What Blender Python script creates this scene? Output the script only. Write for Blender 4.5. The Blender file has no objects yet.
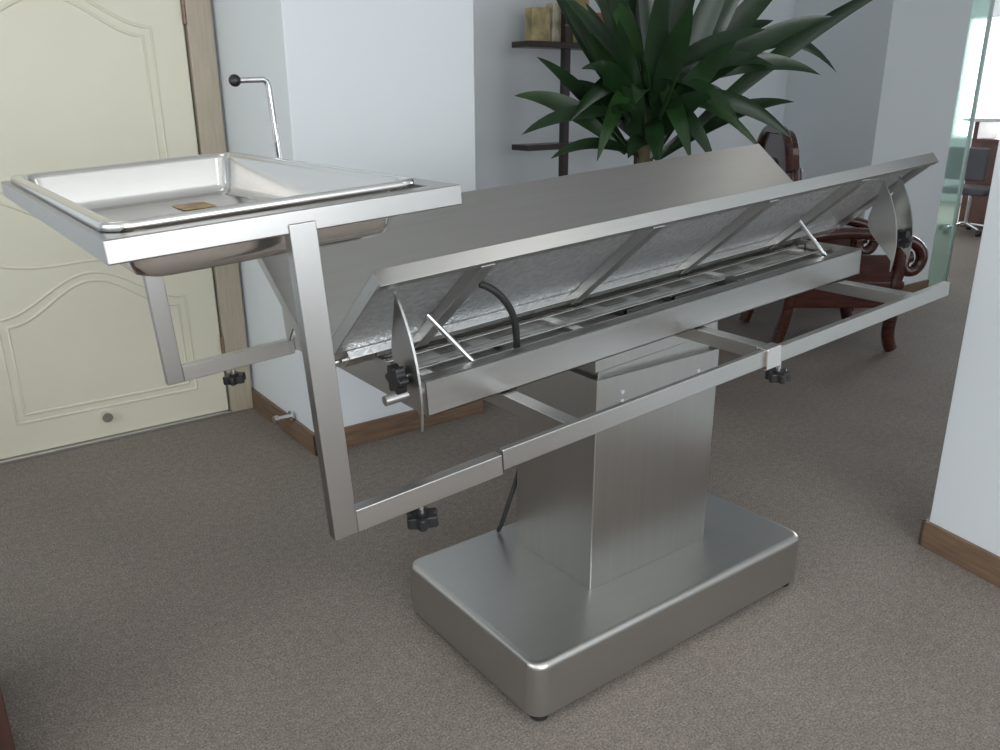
import bpy, bmesh, random
from math import *
from mathutils import Vector, Matrix
random.seed(4)
C=bpy.context.collection
# ---------------------------------------------------------------- materials
def mat(name,col,rough=.5,metal=0,noise=0,nscale=20,bump=0,bscale=60,stretch=None,spec=.5,coat=0,rvar=0):
    m=bpy.data.materials.new(name);m.use_nodes=True;nt=m.node_tree;b=nt.nodes['Principled BSDF']
    b.inputs['Base Color'].default_value=(*col,1);b.inputs['Roughness'].default_value=rough;b.inputs['Metallic'].default_value=metal
    b.inputs['Specular IOR Level'].default_value=spec;b.inputs['Coat Weight'].default_value=coat
    tc=nt.nodes.new('ShaderNodeTexCoord');mp=nt.nodes.new('ShaderNodeMapping');nt.links.new(tc.outputs['Object'],mp.inputs[0])
    if stretch: mp.inputs['Scale'].default_value=stretch
    if noise or rvar:
        n=nt.nodes.new('ShaderNodeTexNoise');n.inputs['Scale'].default_value=nscale;n.inputs['Detail'].default_value=4
        nt.links.new(mp.outputs[0],n.inputs['Vector'])
        if noise:
            r=nt.nodes.new('ShaderNodeValToRGB');r.color_ramp.elements[0].position=.3;r.color_ramp.elements[1].position=.7
            r.color_ramp.elements[0].color=(*[c*(1-noise) for c in col],1);r.color_ramp.elements[1].color=(*[min(1,c*(1+noise)) for c in col],1)
            nt.links.new(n.outputs['Fac'],r.inputs[0]);nt.links.new(r.outputs[0],b.inputs['Base Color'])
        if rvar:
            q=nt.nodes.new('ShaderNodeMapRange');q.inputs['To Min'].default_value=rough-rvar;q.inputs['To Max'].default_value=rough+rvar
            nt.links.new(n.outputs['Fac'],q.inputs[0]);nt.links.new(q.outputs[0],b.inputs['Roughness'])
    if bump:
        n2=nt.nodes.new('ShaderNodeTexNoise');n2.inputs['Scale'].default_value=bscale;n2.inputs['Detail'].default_value=3
        nt.links.new(mp.outputs[0],n2.inputs['Vector'])
        bp=nt.nodes.new('ShaderNodeBump');bp.inputs['Strength'].default_value=bump;bp.inputs['Distance'].default_value=.01
        nt.links.new(n2.outputs['Fac'],bp.inputs['Height']);nt.links.new(bp.outputs[0],b.inputs['Normal'])
    return m
STEEL=mat('brushed_steel',(.52,.515,.50),.32,1,noise=.02,nscale=3,stretch=(1,25,25),rvar=.02)
STEELT=mat('brushed_steel_tray_frame',(.43,.425,.415),.31,1,noise=.02,nscale=3,rvar=.02,stretch=(4,4,1))
STEELW=mat('brushed_steel_wing',(.48,.475,.46),.36,1,noise=.03,nscale=4,stretch=(1,14,14),rvar=.03)
STEELP=mat('brushed_steel_base',(.52,.51,.49),.35,1,noise=.02,nscale=5,rvar=.03,stretch=(1,12,1))
STEELV=mat('brushed_steel_vertical',(.46,.455,.435),.31,1,noise=.03,nscale=2.5,stretch=(30,30,1),rvar=.02,bump=.02,bscale=30)
STEELB=mat('polished_steel',(.74,.73,.71),.16,1,rvar=.03,nscale=4)
STEELD=mat('dull_steel',(.40,.40,.39),.45,.6,noise=.2,nscale=18)
CHROME=mat('chrome',(.75,.75,.75),.08,1)
DARKSTEEL=mat('dark_steel',(.16,.155,.15),.4,.8)
FOIL=mat('foil_insulation',(.60,.61,.62),.45,1,noise=.13,nscale=60,bump=.8,bscale=80)
BLACK=mat('black_plastic',(.012,.012,.013),.35)
RUBBER=mat('black_rubber',(.015,.015,.015),.6)
WALL=mat('wall_paint',(.745,.785,.81),.7,bump=.02,bscale=200)
DOORM=mat('cream_door',(.66,.635,.51),.42,noise=.02,nscale=3)
DTRIM=mat('door_trim',(.40,.345,.265),.5,noise=.08,nscale=10,stretch=(8,8,.6))
BASEW=mat('baseboard_wood',(.19,.122,.078),.42,noise=.25,nscale=6,stretch=(1,1,12))
SHELFW=mat('dark_shelf_wood',(.035,.018,.014),.35,noise=.3,nscale=8)
ROSE=mat('rosewood',(.060,.014,.008),.22,noise=.4,nscale=6,stretch=(1,1,8),coat=.5)
DESKW=mat('desk_wood',(.13,.06,.04),.4,noise=.2,nscale=6)
CABW=mat('cabinet_wood',(.045,.018,.013),.4,noise=.3,nscale=6)
LEAF=mat('leaf_green',(.010,.030,.009),.30,noise=.4,nscale=5,spec=.5)
LEAF2=mat('leaf_green_light',(.020,.052,.014),.30,noise=.35,nscale=5,spec=.5)
TRUNK=mat('plant_trunk',(.10,.075,.04),.8,noise=.3,nscale=30)
POT=mat('ceramic_pot',(.55,.55,.52),.25)
SOIL=mat('soil',(.03,.02,.013),.95)
CEIL=mat('ceiling_paint',(.8,.8,.79),.8)
WHITE=mat('white_laminate',(.75,.76,.78),.35)
GREY=mat('grey_fabric',(.10,.10,.11),.8)
def carpet():
    m=bpy.data.materials.new('carpet_tiles');m.use_nodes=True;nt=m.node_tree;b=nt.nodes['Principled BSDF'];b.inputs['Roughness'].default_value=.8
    b.inputs['Specular IOR Level'].default_value=.3
    tc=nt.nodes.new('ShaderNodeTexCoord')
    a=nt.nodes.new('ShaderNodeTexNoise');a.inputs['Scale'].default_value=170;a.inputs['Detail'].default_value=5;a.inputs['Roughness'].default_value=.7
    mid=nt.nodes.new('ShaderNodeTexNoise');mid.inputs['Scale'].default_value=38;mid.inputs['Detail'].default_value=5
    l=nt.nodes.new('ShaderNodeTexNoise');l.inputs['Scale'].default_value=1.6;l.inputs['Detail'].default_value=4
    for q in(a,mid,l):nt.links.new(tc.outputs['Object'],q.inputs[0])
    r=nt.nodes.new('ShaderNodeValToRGB');e=r.color_ramp.elements;e[0].position=.34;e[0].color=(.132,.110,.094,1);e[1].position=.66;e[1].color=(.41,.355,.31,1)
    nt.links.new(a.outputs['Fac'],r.inputs[0])
    def mult(c1,src,lo,hi):
        r2=nt.nodes.new('ShaderNodeValToRGB');e=r2.color_ramp.elements;e[0].position=.35;e[0].color=(lo,lo,lo,1);e[1].position=.68;e[1].color=(hi,hi,hi,1)
        nt.links.new(src,r2.inputs[0])
        mx=nt.nodes.new('ShaderNodeMix');mx.data_type='RGBA';mx.blend_type='MULTIPLY';mx.inputs[0].default_value=1
        nt.links.new(c1,mx.inputs[6]);nt.links.new(r2.outputs[0],mx.inputs[7]);return mx.outputs[2]
    c=mult(r.outputs[0],mid.outputs['Fac'],.82,1.0);c=mult(c,l.outputs['Fac'],.86,1.0)
    br=nt.nodes.new('ShaderNodeTexBrick');br.offset=0;br.inputs['Scale'].default_value=1;br.inputs['Brick Width'].default_value=.6;br.inputs['Row Height'].default_value=.6;br.inputs['Mortar Size'].default_value=.002
    br.inputs['Color1'].default_value=(1,1,1,1);br.inputs['Color2'].default_value=(.975,.975,.975,1);br.inputs['Mortar'].default_value=(.93,.93,.93,1)
    nt.links.new(tc.outputs['Object'],br.inputs['Vector'])
    m2=nt.nodes.new('ShaderNodeMix');m2.data_type='RGBA';m2.blend_type='MULTIPLY';m2.inputs[0].default_value=1
    nt.links.new(c,m2.inputs[6]);nt.links.new(br.outputs['Color'],m2.inputs[7]);nt.links.new(m2.outputs[2],b.inputs['Base Color'])
    bp=nt.nodes.new('ShaderNodeBump');bp.inputs['Strength'].default_value=.4;bp.inputs['Distance'].default_value=.003
    nt.links.new(a.outputs['Fac'],bp.inputs['Height']);nt.links.new(bp.outputs[0],b.inputs['Normal'])
    return m
CARPET=carpet()
def glassm():
    m=bpy.data.materials.new('green_glass');m.use_nodes=True;b=m.node_tree.nodes['Principled BSDF']
    b.inputs['Base Color'].default_value=(.66,.86,.78,1);b.inputs['Roughness'].default_value=.05;b.inputs['Transmission Weight'].default_value=.8;b.inputs['IOR'].default_value=1.2
    return m
GLASS=glassm()
def emis(name,col,s):
    m=bpy.data.materials.new(name);m.use_nodes=True;b=m.node_tree.nodes['Principled BSDF'];b.inputs['Base Color'].default_value=(*col,1)
    b.inputs['Emission Color'].default_value=(*col,1);b.inputs['Emission Strength'].default_value=s;return m
# ---------------------------------------------------------------- helpers
def obj(name,verts,faces,m,parent=None,bevel=0,smooth=False,seg=2,solid=0):
    me=bpy.data.meshes.new(name);me.from_pydata([tuple(v) for v in verts],[],faces);me.update()
    bm=bmesh.new();bm.from_mesh(me);bmesh.ops.recalc_face_normals(bm,faces=bm.faces);bm.to_mesh(me);bm.free()
    me.materials.append(m);o=bpy.data.objects.new(name,me);C.objects.link(o)
    if parent: o.parent=parent
    if solid:
        s=o.modifiers.new('s','SOLIDIFY');s.thickness=solid
    if bevel:
        bv=o.modifiers.new('b','BEVEL');bv.width=bevel;bv.segments=seg;bv.limit_method='ANGLE';bv.harden_normals=True;smooth=True
    if smooth:
        for p in me.polygons:p.use_smooth=True
    return o
BF=[(0,1,2,3),(4,5,6,7),(0,1,5,4),(1,2,6,5),(2,3,7,6),(3,0,4,7)]
def bv_(a,b):
    (x0,y0,z0),(x1,y1,z1)=a,b
    return [Vector(v) for v in [(x0,y0,z0),(x1,y0,z0),(x1,y1,z0),(x0,y1,z0),(x0,y0,z1),(x1,y0,z1),(x1,y1,z1),(x0,y1,z1)]]
def box(name,a,b,m,parent=None,bevel=.002,fn=None,seg=2):
    v=bv_(a,b)
    if fn:v=[fn(q) for q in v]
    return obj(name,v,BF,m,parent,bevel,seg=seg)
def multibox(name,L,m,parent=None,bevel=0,fn=None):
    V=[];F=[]
    for a,b in L:
        v=bv_(a,b)
        if fn:v=[fn(q) for q in v]
        k=len(V);V+=v;F+=[tuple(i+k for i in f) for f in BF]
    return obj(name,V,F,m,parent,bevel)
def tube(name,pts,r,m,parent=None,spline='POLY',cyc=False):
    cu=bpy.data.curves.new(name,'CURVE');cu.dimensions='3D';cu.bevel_depth=r;cu.bevel_resolution=4;cu.use_fill_caps=True
    if spline=='POLY':
        s=cu.splines.new('POLY');s.points.add(len(pts)-1)
        for p,q in zip(s.points,pts):p.co=(*q,1)
    else:
        s=cu.splines.new('NURBS');s.points.add(len(pts)-1);s.order_u=4;s.use_endpoint_u=True;s.resolution_u=8
        for p,q in zip(s.points,pts):p.co=(*q,1)
    s.use_cyclic_u=cyc;cu.materials.append(m)
    o=bpy.data.objects.new(name,cu);C.objects.link(o)
    if parent:o.parent=parent
    return o
def prism(name,poly,ax,h0,h1,m,parent=None,bevel=0,smooth=False,center=(0,0,0)):
    def mk(p,h):
        v=[p[0],p[1]];v.insert(ax,h);return Vector(v)+Vector(center)
    n=len(poly);V=[mk(p,h0) for p in poly]+[mk(p,h1) for p in poly]
    F=[tuple(range(n)),tuple(range(n,2*n))]+[(i,(i+1)%n,n+(i+1)%n,n+i) for i in range(n)]
    return obj(name,V,F,m,parent,bevel,smooth)
def circ(r,n=24):return [(r*cos(2*pi*i/n),r*sin(2*pi*i/n)) for i in range(n)]
def rrect(x0,x1,y0,y1,r,n=6):
    P=[]
    for cx,cy,a in [(x1-r,y1-r,0),(x0+r,y1-r,90),(x0+r,y0+r,180),(x1-r,y0+r,270)]:
        for i in range(n+1):
            t=radians(a+90*i/n);P.append((cx+r*cos(t),cy+r*sin(t)))
    return P
def loft(name,loops,m,parent=None,cap0=False,cap1=True,solid=0,smooth=True):
    n=len(loops[0]);V=[v for l in loops for v in l];F=[]
    for k in range(len(loops)-1):
        for i in range(n):F.append((k*n+i,k*n+(i+1)%n,(k+1)*n+(i+1)%n,(k+1)*n+i))
    if cap1:F.append(tuple(range((len(loops)-1)*n,len(loops)*n)))
    if cap0:F.append(tuple(range(n)))
    return obj(name,V,F,m,parent,smooth=smooth,solid=solid)
def empty(name,loc=(0,0,0),rot=(0,0,0),parent=None):
    e=bpy.data.objects.new(name,None);C.objects.link(e);e.location=loc;e.rotation_euler=rot
    if parent:e.parent=parent
    return e
def star(r=.027,k=6,n=48):return [((r+.0045*cos(k*2*pi*i/n))*cos(2*pi*i/n),(r+.0045*cos(k*2*pi*i/n))*sin(2*pi*i/n)) for i in range(n)]
def knob(name,c,ax,d,parent,stem=.03):
    prism(name,star(),ax,-.011,.011,BLACK,parent,bevel=.003,center=c)
    prism(name+'_hub',circ(.013),ax,-.011 if d<0 else .0,.016*d if d>0 else .0,BLACK,parent,center=c)
    prism(name+'_stem',circ(.0055),ax,0,(.011+stem)*d,CHROME,parent,smooth=False,center=c)
# ---------------------------------------------------------------- room
H=2.9
box('floor',(-4,-4.5,-.1),(12,6.5,0),CARPET,bevel=0)
box('ceiling',(-4,-4.5,H),(12,6.5,H+.1),CEIL,bevel=0)
box('wall_back',(-4,2.35,0),(5.3,2.5,H),WALL,bevel=0)
box('wall_pillar_left',(-.27,1.57,0),(.6,2.35,H),WALL,bevel=.004)
box('wall_pillar_right',(3.95,1.6,0),(5.0,2.35,H),WALL,bevel=.004)
box('wall_far_side',(5.0,6.3,0),(12,6.5,H),WALL,bevel=0)
box('wall_far_front',(5.3,-4.5,0),(12,-4.3,H),WALL,bevel=0)
multibox('wall_far',[((11.0,-4.5,0),(11.2,6.5,.9)),((11.0,-4.5,2.5),(11.2,6.5,H)),((11.0,-4.5,.9),(11.2,.5,2.5)),((11.0,4.6,.9),(11.2,6.5,2.5))],WALL)
ang=radians(-11)
rw=box('wall_right',(0,-4,0),(.35,0,H),WALL,bevel=.004);rw.location=(1.11,-.43,0);rw.rotation_euler=(0,0,ang)
rb=multibox('baseboard_right',[((-.016,-4,0),(0,.016,.095)),((-.016,0,0),(.35,.016,.095))],BASEW,bevel=.003);rb.location=(1.11,-.43,0);rb.rotation_euler=(0,0,ang)
multibox('wall_left',[((-4.0,-4.5,0),(-3.85,2.35,.9)),((-4.0,-4.5,2.5),(-3.85,2.35,H)),((-4,-4.5,.9),(-3.85,-3,2.5)),((-4,1.0,.9),(-3.85,2.35,2.5))],WALL)
multibox('wall_front',[((-4.0,-4.5,0),(2,-4.35,.8)),((-4.0,-4.5,2.6),(2,-4.35,H)),((-4,-4.5,.8),(-3.4,-4.35,2.6)),((1,-4.5,.8),(2,-4.35,2.6)),((-1.3,-4.5,.8),(-1.15,-4.35,2.6))],WALL)
bh=.10
multibox('baseboard_pillar_left',[((-.286,1.554,0),(-.27,2.35,bh)),((-.286,1.554,0),(.616,1.57,bh)),((.6,1.57,0),(.616,2.35,bh))],BASEW,bevel=.003)
multibox('baseboard_back',[((.616,2.334,0),(3.934,2.35,bh))],BASEW,bevel=.003)
multibox('baseboard_pillar_right',[((3.934,1.584,0),(3.95,2.35,bh)),((3.934,1.584,0),(5.0,1.6,bh))],BASEW,bevel=.003)
# door
door=empty('door_1')
box('slab',(-1.46,2.315,.015),(-.41,2.355,2.06),DOORM,door,bevel=.004)
box('jamb_right',(-.40,2.30,0),(-.286,2.352,2.16),DTRIM,door,bevel=.006)
box('jamb_left',(-1.58,2.30,0),(-1.47,2.352,2.16),DTRIM,door,bevel=.006)
box('jamb_top',(-1.58,2.30,2.065),(-.286,2.352,2.16),DTRIM,door,bevel=.006)
box('threshold',(-1.47,2.29,0),(-.40,2.35,.014),STEEL,door,bevel=.002)
yf=2.317
def emb(name,pts,r=.009):tube(name,[(x,yf,z) for x,z in pts],r,DOORM,door,'NURBS')
def panel(nm,x0,x1,z0,z1,arc_t,arc_b,ofs):
    P=[]
    x0+=ofs;x1-=ofs;z0+=ofs;z1-=ofs
    n=20
    for k in range(n+1):
        t=k/n;P.append((x0+(x1-x0)*t,z1+arc_t*sin(pi*t)**2))
    for k in range(n+1):
        t=k/n;P.append((x1+(x0-x1)*t,z0-arc_b*sin(pi*t)**2))
    tube(nm,[(x,yf,z) for x,z in P],.0075,DOORM,door,'POLY',True)
for i,o_ in enumerate((0,.035)):
    panel('panel_top_%d'%i,-1.32,-.55,1.12,1.78,.14,.14,o_)
    panel('panel_bottom_%d'%i,-1.32,-.55,.16,.62,.16,0,o_)
emb('mid_swag',[(-1.32,.86),(-1.15,.80),(-.935,.86),(-.72,.80),(-.55,.86)],.007)
for z in(.35,1.1,1.85):
    prism('hinge_%d'%int(z*10),circ(.009,12),2,z-.05,z+.05,BASEW,door,center=(-.405,2.305,0))
prism('door_stop_cup',circ(.022),1,2.27,2.315,CHROME,door,center=(-.97,0,.12))
ds=empty('door_stopper')
prism('mount',circ(.026),0,-.292,-.285,CHROME,ds,center=(0,1.80,.115));prism('rod',circ(.011),0,-.35,-.29,CHROME,ds,center=(0,1.80,.115));prism('tip',circ(.018),0,-.37,-.35,STEEL,ds,center=(0,1.80,.115))
gp=empty('glass_partition')
box('pane',(5.02,1.62,.03),(5.34,1.632,2.7),GLASS,gp,bevel=0)
box('edge_trim',(5.335,1.61,0),(5.35,1.645,H-.001),STEEL,gp,bevel=0)
# ---------------------------------------------------------------- operating table
ot=empty('operating_table')
L0,L1,W0,W1,HB=-.5475,.5475,-.313,.313,.181
r=.045
loops=[]
for z,i in [(.022,.004),(.026,0),(HB-.02,0),(HB-.009,.003),(HB-.003,.009),(HB,.02)]:
    loops.append([(x,y,z) for x,y in rrect(L0+i,L1-i,W0+i,W1-i,max(r-i,.01),8)])
base=loft('base_plinth',loops,STEELP,ot,cap0=True,cap1=True)
wn=base.modifiers.new('w','WEIGHTED_NORMAL')
for i,(x,y) in enumerate([(-.505,-.275),(.505,-.275),(-.505,.275),(.505,.275)]):
    prism('foot_%d'%i,circ(.024),2,0,.024,RUBBER,ot,center=(x,y,0))
box('column',(-.212,-.138,HB-.002),(.268,.202,.805),STEELV,ot,bevel=.004)
box('column_inner',(-.19,-.118,.79),(.246,.182,.845),STEELV,ot,bevel=.003)
for i,(x,z) in enumerate([(-.12,.755),(.18,.755),(-.12,.73)]):
    prism('rivet_%d'%i,circ(.006,12),1,-.141,-.137,CHROME,ot,center=(x,0,z))
tube('power_cord',[(-.16,.21,.50),(-.18,.222,.44),(-.20,.225,.36),(-.225,.235,.29),(-.23,.255,.22),(-.225,.28,.188)],.007,RUBBER,ot,'NURBS')
top=empty('tilting_top',(0,.031,.8),(0,-radians(3.765),0),ot)
hz=.205;dy,dz=-.32,.463-hz;WL=sqrt(dy*dy+dz*dz);sy,sz=abs(dy)/WL,dz/WL
X0,X1=-.888,1.048
for side,nm in[(-1,'near'),(1,'far')]:
    def W(q,side=side):
        x,s,n=q
        return Vector((x,side*(s*sy-n*sz*1.0),hz+s*sz+n*sy))
    box('wing_panel_'+nm,(X0,.012,-.004),(X1,WL,0),STEELW,top,bevel=.0012,fn=W)
    multibox('wing_flange_'+nm,[((X0,WL-.003,-.034),(X1,WL+.001,.0)),((X0,.012,-.03),(X0+.003,WL,0)),((X1-.003,.012,-.03),(X1,WL,0)),((X0,WL-.016,-.034),(X1,WL,-.031))],STEEL,top,bevel=.001,fn=W)
    box('wing_foil_'+nm,(X0+.02,.02,-.012),(X1-.02,WL-.004,-.0045),FOIL,top,bevel=0,fn=W)
    multibox('wing_ribs_'+nm,[((x,.02,-.036),(x+.035,WL-.012,-.0121)) for x in(-.66,-.18,.24,.655)],STEEL,top,bevel=.002,fn=W)
    box('wing_hem_'+nm,(X0+.05,.012,-.034),(X1-.05,.055,-.0125),STEELB,top,bevel=.002,fn=W)
    for j,x in enumerate((-.825,.865,.955)):
        P=[]
        R=.335
        for k in range(15):
            a=radians(-14+50*k/14);P.append((side*R*cos(a),hz+R*sin(a)))
        for k in range(9):
            a=radians(34-42*k/8);rr_=.335-.085*sin(pi*k/8)-.004
            P.append((side*rr_*cos(a)*.99,hz+rr_*sin(a)))
        prism('sector_plate_%s_%d'%(nm,j),P,0,x,x+.005,STEEL,top)
    for j,x in enumerate((-.70,.60)):
        a=W((x,.20,-.03));b=Vector((x+.08,side*.22,.19))
        tube('strut_%s_%d'%(nm,j),[a,b],.006,CHROME,top)
tube('hinge_tube',[(X0+.03,0,hz-.012),(X1-.03,0,hz-.012)],.011,STEEL,top)
fy=.26;fz0,fz1=.118,.198
multibox('frame_channels',[((-.77,-fy,fz0),(.81,-fy+.004,fz1)),((-.77,-fy,fz0),(.81,-fy+.03,fz0+.004)),((-.77,-fy,fz1-.004),(.81,-fy+.03,fz1)),
  ((-.77,fy-.004,fz0),(.81,fy,fz1)),((-.77,fy-.03,fz0),(.81,fy,fz0+.004)),((-.77,fy-.03,fz1-.004),(.81,fy,fz1)),
  ((-.77,-fy,fz0),(-.766,fy,fz1)),((.806,-fy,fz0),(.81,fy,fz1))],STEEL,top,bevel=.001)
FZ=.160
multibox('frame_inner_rails',[((-.76,y,FZ),(.80,y+w_,FZ+.026)) for y,w_ in((-.205,.010),(-.155,.010),(-.065,.03),(.045,.03),(.165,.012))],STEELB,top,bevel=.002)
multibox('frame_floor',[((-.76,-fy+.006,FZ-.006),(.80,fy-.006,FZ))],STEELD,top)
multibox('frame_crossmembers',[((x,-fy+.005,FZ),(x+.03,fy-.005,FZ+.012)) for x in(-.72,-.28,.35,.755)],STEEL,top,bevel=.001)
multibox('frame_slots',[((x,y,FZ+.0002),(x+.09,y+.045,FZ+.0015)) for x in(-.6,-.45,-.2,-.07,.06,.19,.42,.56) for y in(-.128,.085)],DARKSTEEL,top)
multibox('actuator_mounts',[((-.10,-.20,FZ),(-.03,-.16,FZ+.024)),((.08,-.20,FZ),(.17,-.16,FZ+.02)),((.3,-.20,FZ),(.33,-.15,FZ+.03))],DARKSTEEL,top,bevel=.004)
multibox('carriage',[((-.20,-.15,.03),(.28,.15,.118)),((-.22,-.19,.09),(.30,.19,.117))],STEELV,top,bevel=.003)
tube('tilt_actuator',[(-.55,.05,.09),(-.1,.03,.06)],.022,DARKSTEEL,top);tube('end_pin',[(-.84,-.21,.16),(-.77,-.21,.16)],.011,STEEL,top)
ry=.487
multibox('crossbars',[((x,-ry+.008,.080),(x+.035,ry-.008,.116)) for x in(-.58,.055,.69)],STEEL,top,bevel=.002)
multibox('side_rails',[((-.75,-ry-.008,.078),(.05,-ry+.006,.120)),((-.75,ry-.006,.078),(.05,ry+.008,.120))],STEEL,top,bevel=.002)
multibox('extension_rails',[((.06,s*ry-.010,.076),(.895,s*ry+.010,.116)) for s in(-1,1)],STEEL,top,bevel=.002)
multibox('rail_clamps',[((.03,s*ry-.016,.070),(.085,s*ry+.016,.124)) for s in(-1,1)],STEELB,top,bevel=.003)
for s,nm in((-1,'near'),(1,'far')):
    knob('clamp_knob_'+nm,(.085,s*(ry+.01),.042),2,1,top,.03)
    knob('tray_knob_'+nm,(-.93,s*ry,.042),2,1,top,.03)
knob('wing_knob',(-.845,-.285,.232),0,1,top,.02)
knob('wing_knob_end',(.93,-.318,.215),0,-1,top,.03)
multibox('tray_frame_legs',[((-1.103,s*ry-.012,.072),(-1.060,s*ry+.012,.60)) for s in(-1,1)],STEELT,top,bevel=.002)
multibox('tray_frame_feet',[((-1.060,s*ry-.012,.072),(-.755,s*ry+.012,.114)) for s in(-1,1)],STEEL,top,bevel=.002)
lo=[]
for x0,x1,y0,y1,z in[(-1.35,-.80,-.495,.495,.585),(-1.35,-.80,-.495,.495,.618),(-1.316,-.842,-.457,.457,.618),(-1.316,-.842,-.457,.457,.585)]:
    lo.append([(x0,y0,z),(x1,y0,z),(x1,y1,z),(x0,y1,z)])
V=[v for l in lo for v in l];F=[]
for k in range(4):
    for i in range(4):F.append((k*4+i,k*4+(i+1)%4,((k+1)%4)*4+(i+1)%4,((k+1)%4)*4+i))
obj('tray_frame',V,F,STEELT,top,bevel=.0025)
def pl(i,z,r):return [(x,y,z) for x,y in rrect(-1.338+i,-.848-i,-.455+i,.455-i,r,8)]
loft('tray_pan',[pl(0,.619,.04),pl(0,.627,.04),pl(.003,.631,.038),pl(.016,.631,.035),pl(.022,.629,.034),pl(.026,.62,.033),pl(.036,.562,.03),pl(.042,.547,.03),pl(.056,.540,.03),pl(.20,.538,.02)],STEELB,top,solid=.0015)
refl=mat('painted_reflection',(.36,.25,.12),.6,noise=.5,nscale=30)  # brown tone of a sticker's reflection, put into the colour
box('tray_painted_reflection',(-1.05,.21,.5395),(-.98,.31,.5402),refl,top,bevel=0)  # flat patch painting the brown reflection on the pan floor
tube('handle_rod',[(-.713,ry,.12),(-.713,ry,.775),(-.716,ry,.785),(-.724,ry,.791),(-.785,ry,.793)],.0075,CHROME,top)
bpy.ops.mesh.primitive_uv_sphere_add(radius=.015,segments=20,ring_count=12,location=(0,0,0));s_=bpy.context.object;s_.name='handle_ball';s_.data.materials.append(BLACK);s_.parent=top;s_.location=(-.797,ry,.793);[setattr(p,'use_smooth',True) for p in s_.data.polygons]
box('handle_clamp',(-.735,ry-.02,.07),(-.69,ry+.02,.13),STEELB,top)
tube('hose',[(-.59,-.22,.36),(-.565,-.23,.35),(-.53,-.235,.31),(-.50,-.22,.26),(-.485,-.20,.20),(-.48,-.19,.162)],.008,RUBBER,top,'NURBS')
# ---------------------------------------------------------------- plant
pl_=empty('potted_dracaena',(1.22,1.12,0))
def cl(rs):return [[(r_*cos(2*pi*i/32),r_*sin(2*pi*i/32),z) for i in range(32)] for r_,z in rs]
loft('pot',cl([(.12,0),(.17,.30),(.185,.33),(.185,.36),(.165,.36),(.16,.33)]),POT,pl_,cap0=True)
loft('soil',cl([(.158,.30),(.158,.335),(.05,.345)]),SOIL,pl_,cap0=True)
tube('trunk',[(0,0,.32),(.01,0,.7),(-.01,.01,1.0),(0,0,1.45)],.028,TRUNK,pl_,'NURBS')
tube('trunk_2',[(.05,.03,.32),(.08,.03,.7),(.05,.03,1.5)],.022,TRUNK,pl_,'NURBS')
RX=Vector((.806,-.592,0));FW=Vector((.592,.806,0));UP=Vector((0,0,1))
LV=[[],[]];LF=[[],[]]
def leaf(base,tip,droop,w,k):
    base=Vector(base);tip=Vector(tip)
    mid=(base+tip)/2+UP*droop+(base-tip)*-.05
    n=16;c=[]
    for i in range(n+1):
        t=i/n;c.append(base*(1-t)**2+mid*2*t*(1-t)+tip*t*t)
    nrm=(-FW*.8+UP*random.uniform(.0,1.0)+RX*random.uniform(-.6,.6))
    V=LV[k];F=LF[k];b0=len(V)
    for i,p in enumerate(c):
        t=i/n;T=(c[min(i+1,n)]-c[max(i-1,0)]).normalized();S=T.cross(nrm).normalized();N=S.cross(T).normalized()
        ww=w*(.30+.70*sin(min(1,t*1.7)*pi/2))*(1-t**2.6)**.9 if t<1 else .0
        V+= [p+S*ww,p-N*ww*.30,p-S*ww]
    for i in range(n):
        a=b0+i*3
        F+=[(a,a+1,a+4,a+3),(a+1,a+2,a+5,a+4)]
s=1/228.
def PX(u,v,dep=0):
    return RX*((u-640)*s)+UP*(1.25+(150-v)*s)+FW*dep
leaves=[(505,93,.14,.055,.1),(512,130,.10,.048,-.1),(530,-30,-.02,.06,0),(545,0,.05,.06,-.15),(590,-70,0,.065,.1),(625,-90,0,.065,-.1),(655,-100,0,.065,0),(692,-80,0,.065,.1),(718,-60,.02,.065,-.15),
(752,-70,.02,.065,0),(800,-45,.06,.065,.1),(885,-12,.14,.048,0),(838,72,.46,.05,.1),(810,22,.14,.06,-.1),(805,75,.18,.052,-.1),(790,100,.14,.052,0),(776,134,.14,.045,-.2),(745,146,.12,.05,-.25),(540,152,.12,.048,-.2),
(566,70,.12,.06,-.3),(528,55,.08,.055,.1),(600,25,.03,.06,-.25),(665,15,.02,.065,-.3),(708,45,.05,.06,-.3),(640,-10,0,.065,-.2),(730,0,.03,.06,.1),(685,95,.10,.06,-.35),(595,110,.14,.06,-.35),(758,66,.12,.06,-.1),(585,-30,.03,.06,.2),(775,20,.08,.06,.2),
(620,60,.05,.055,-.35),(655,70,.05,.055,-.38),(560,118,.14,.05,-.1),(715,120,.14,.055,-.35),(570,30,.08,.055,.0),(740,35,.08,.055,-.2),(615,100,.1,.05,-.38),(612,150,.10,.05,-.32),(672,152,.10,.05,-.32),(640,158,.10,.05,-.36),(700,158,.12,.045,-.25),(585,155,.12,.045,-.22)]
for i,(u,v,dr,w,dep) in enumerate(leaves):
    bu=640+(u-640)*.10;bb=PX(bu+random.uniform(-8,8),158-random.uniform(0,85),dep*.15)
    leaf(bb,PX(u,v,dep),dr,w*.98,random.choice((0,0,0,1)))
for i in range(34):
    a=random.uniform(0,2*pi);el=random.uniform(-.1,1.3);Lh=random.uniform(.4,.8);b=UP*(1.25+random.uniform(0,.35))
    leaf(b+FW*.03,b+(RX*cos(a)*cos(el)*.7+FW*(abs(sin(a))*cos(el)+.1)+UP*sin(el))*Lh,random.uniform(.05,.15),random.uniform(.04,.055),random.choice((0,0,1)))
for k in range(2):obj('leaves_%d'%k,LV[k],LF[k],(LEAF,LEAF2)[k],pl_,smooth=True)
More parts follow.
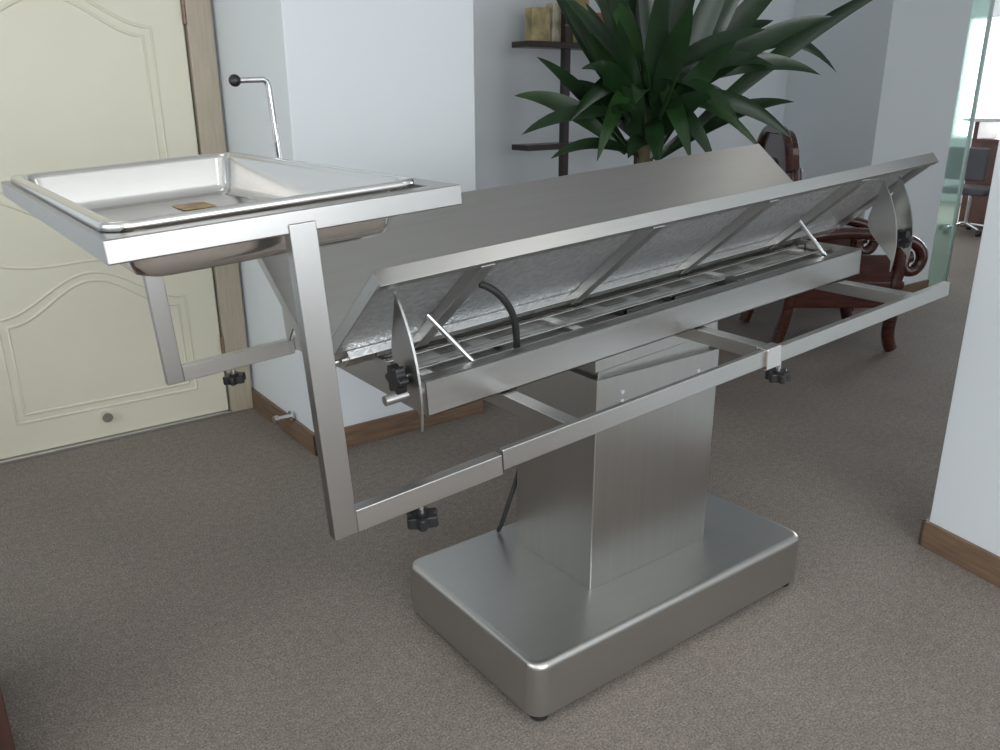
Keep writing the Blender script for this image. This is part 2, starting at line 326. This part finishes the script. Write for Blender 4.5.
# ---------------------------------------------------------------- shelf
sh=empty('display_shelf')
multibox('boards',[((1.22,1.98,z-.03),(2.15,2.12,z)) for z in(.62,1.25,1.77)],SHELFW,sh,bevel=.003)
multibox('posts',[((x,2.0,0),(x+.04,2.04,2.4)) for x in(1.49,2.08)],SHELFW,sh,bevel=.003)
pk=empty('snack_packages')
cols=[(.42,.34,.16),(.5,.46,.34),(.30,.26,.10),(.35,.12,.07),(.55,.55,.5)]
x=1.30
for i in range(6):
    m=mat('package_%d'%i,cols[i%5],.4,noise=.4,nscale=18);w=random.uniform(.09,.13);h=random.uniform(.15,.30)
    box('pack_%d'%i,(x,2.045,1.771),(x+w,2.11,1.771+h),m,pk,bevel=.006)
    x+=w+.015
# ---------------------------------------------------------------- armchair
ac=empty('carved_wooden_armchair',(3.13,1.35,0),(0,0,atan2(-.6,.8)))
for sy_ in(-1,1):
    y=sy_*.33
    for nm,pts,rad in[('arm',[(-.33,y,.68),(-.1,y,.74),(.15,y,.72),(.33,y,.70),(.43,y,.65),(.45,y,.56),(.40,y,.49),(.33,y,.51),(.33,y,.58),(.38,y,.59)],.034),
        ('front_leg',[(.30,y,.66),(.33,y,.5),(.28,y,.42),(.33,y,.25),(.29,y,.1),(.34,y,.02)],.038),
        ('back_leg',[(-.36,y,1.1),(-.32,y,.7),(-.30,y,.42),(-.32,y,.2),(-.38,y,.02)],.036)]:
        tube('%s_%d'%(nm,sy_),pts,rad,ROSE,ac,'NURBS')
    box('side_panel_%d'%sy_,(-.29,y-.012,.44),(.28,y+.012,.60),ROSE,ac,bevel=.006)
    box('apron_side_%d'%sy_,(-.30,y-.02,.28),(.32,y+.02,.41),ROSE,ac,bevel=.01)
box('seat',(-.34,-.35,.39),(.36,.35,.45),ROSE,ac,bevel=.018)
P2=[(-.36,.60),(-.36,1.08)]+[(-.36+.72*k/14,1.14+.19*sin(pi*k/14)+.03*sin(3*pi*k/14)) for k in range(1,14)]+[(.36,1.08),(.36,.60)]
prism('carved_back',P2,0,-.39,-.34,ROSE,ac,bevel=.008)
prism('back_medallion',[(p[0],p[1]+1.0) for p in circ(.14,32)],0,-.405,-.325,ROSE,ac,bevel=.012)
tube('back_scroll',[(-.395,p[0]*.95,p[1]) for p in P2[1:-1]],.026,ROSE,ac,'NURBS')
box('apron_front',(.28,-.32,.28),(.33,.32,.40),ROSE,ac,bevel=.015)
# ---------------------------------------------------------------- far office
dk=empty('office_counter')
box('countertop',(8.55,.6,1.20),(9.25,3.25,1.24),WHITE,dk,bevel=.004);box('front_panel',(8.7,.7,0),(8.74,3.1,.98),DESKW,dk);box('side_a',(8.7,.65,0),(9.2,.7,1.2),DESKW,dk);box('side_b',(8.7,3.1,0),(9.2,3.15,1.2),DESKW,dk);box('worktop',(8.66,.7,.98),(9.2,3.1,1.01),DESKW,dk)
oc=empty('office_chair',(8.25,2.85,0))
for i in range(5):
    a=2*pi*i/5+.3;tube('base_arm_%d'%i,[(0,0,.11),(.28*cos(a),.28*sin(a),.07)],.018,CHROME,oc)
    prism('caster_%d'%i,circ(.03,14),1,-.02,.02,BLACK,oc,center=(.28*cos(a),.28*sin(a),.03))
tube('gas_post',[(0,0,.1),(0,0,.45)],.025,CHROME,oc)
box('seat',(-.24,-.24,.44),(.24,.24,.52),GREY,oc,bevel=.03);box('backrest',(-.26,-.22,.6),(-.2,.22,.95),GREY,oc,bevel=.025);tube('back_bar',[(-.1,0,.45),(-.27,0,.48),(-.25,0,.7)],.015,CHROME,oc)
# cabinet near left
cb=empty('wooden_cabinet')
box('carcass',(-2.15,.20,.03),(-1.60,.75,.72),CABW,cb,bevel=.004);box('top',(-2.17,.18,.72),(-1.58,.77,.75),CABW,cb,bevel=.005);box('plinth',(-2.13,.22,0),(-1.62,.73,.03),CABW,cb,bevel=0)
multibox('drawer_fronts',[((-2.12,.188,.06+.22*i),(-1.63,.2,.26+.22*i)) for i in range(3)],CABW,cb,bevel=.003)
# ---------------------------------------------------------------- lights
PAN=emis('lamp_diffuser',(1,.98,.95),1.5)
for i,(x,y) in enumerate([(-2,-1.5),(.6,-1.2),(2.6,.2),(7.5,1),(-1.6,1.0)]):
    e=empty('ceiling_lamp' if i==0 else 'ceiling_lamp.%03d'%i,(x,y,H))
    box('housing_%d'%i,(-.3,-.3,-.03),(.3,.3,0),WHITE,e,bevel=.003);box('diffuser_%d'%i,(-.28,-.28,-.035),(.28,.28,-.03),PAN,e,bevel=0)
def area(name,loc,rot,sx,sy_,e,col=(1,1,1)):
    l=bpy.data.lights.new(name,'AREA');l.shape='RECTANGLE';l.size=sx;l.size_y=sy_;l.energy=e;l.color=col
    o=bpy.data.objects.new(name,l);C.objects.link(o);o.location=loc;o.rotation_euler=rot;return o
area('window_light_front',(-1.2,-4.3,1.7),(radians(90),0,0),4.2,1.7,125,(.97,.985,1))
area('window_light_left',(-3.8,-1,1.7),(radians(90),0,radians(-90)),3.8,1.5,28,(.95,.98,1))
area('window_light_far',(10.9,2.5,1.7),(radians(90),0,radians(90)),3.8,1.5,250,(.92,.97,1))
w=bpy.data.worlds.new('world');bpy.context.scene.world=w;w.use_nodes=True;bg=w.node_tree.nodes['Background'];bg.inputs[0].default_value=(.88,.94,1,1);bg.inputs[1].default_value=1.6
# ---------------------------------------------------------------- camera
ya,pi2,ro=radians(53.705),radians(18.68),radians(-.257)
f=Vector((cos(ya)*cos(pi2),sin(ya)*cos(pi2),-sin(pi2)));rt=Vector((sin(ya),-cos(ya),0));up=rt.cross(f)
r2=rt*cos(ro)+up*sin(ro);u2=-rt*sin(ro)+up*cos(ro)
cd=bpy.data.cameras.new('camera');cd.lens=825.2/1000*36;cd.sensor_width=36;cd.clip_start=.05
co=bpy.data.objects.new('camera',cd);C.objects.link(co)
M=Matrix((r2,u2,-f)).transposed().to_4x4();M.translation=Vector((-1.601,-1.606,1.5));co.matrix_world=M
bpy.context.scene.camera=co
bpy.context.scene.view_settings.view_transform='Standard'
bpy.context.scene.view_settings.exposure=.0
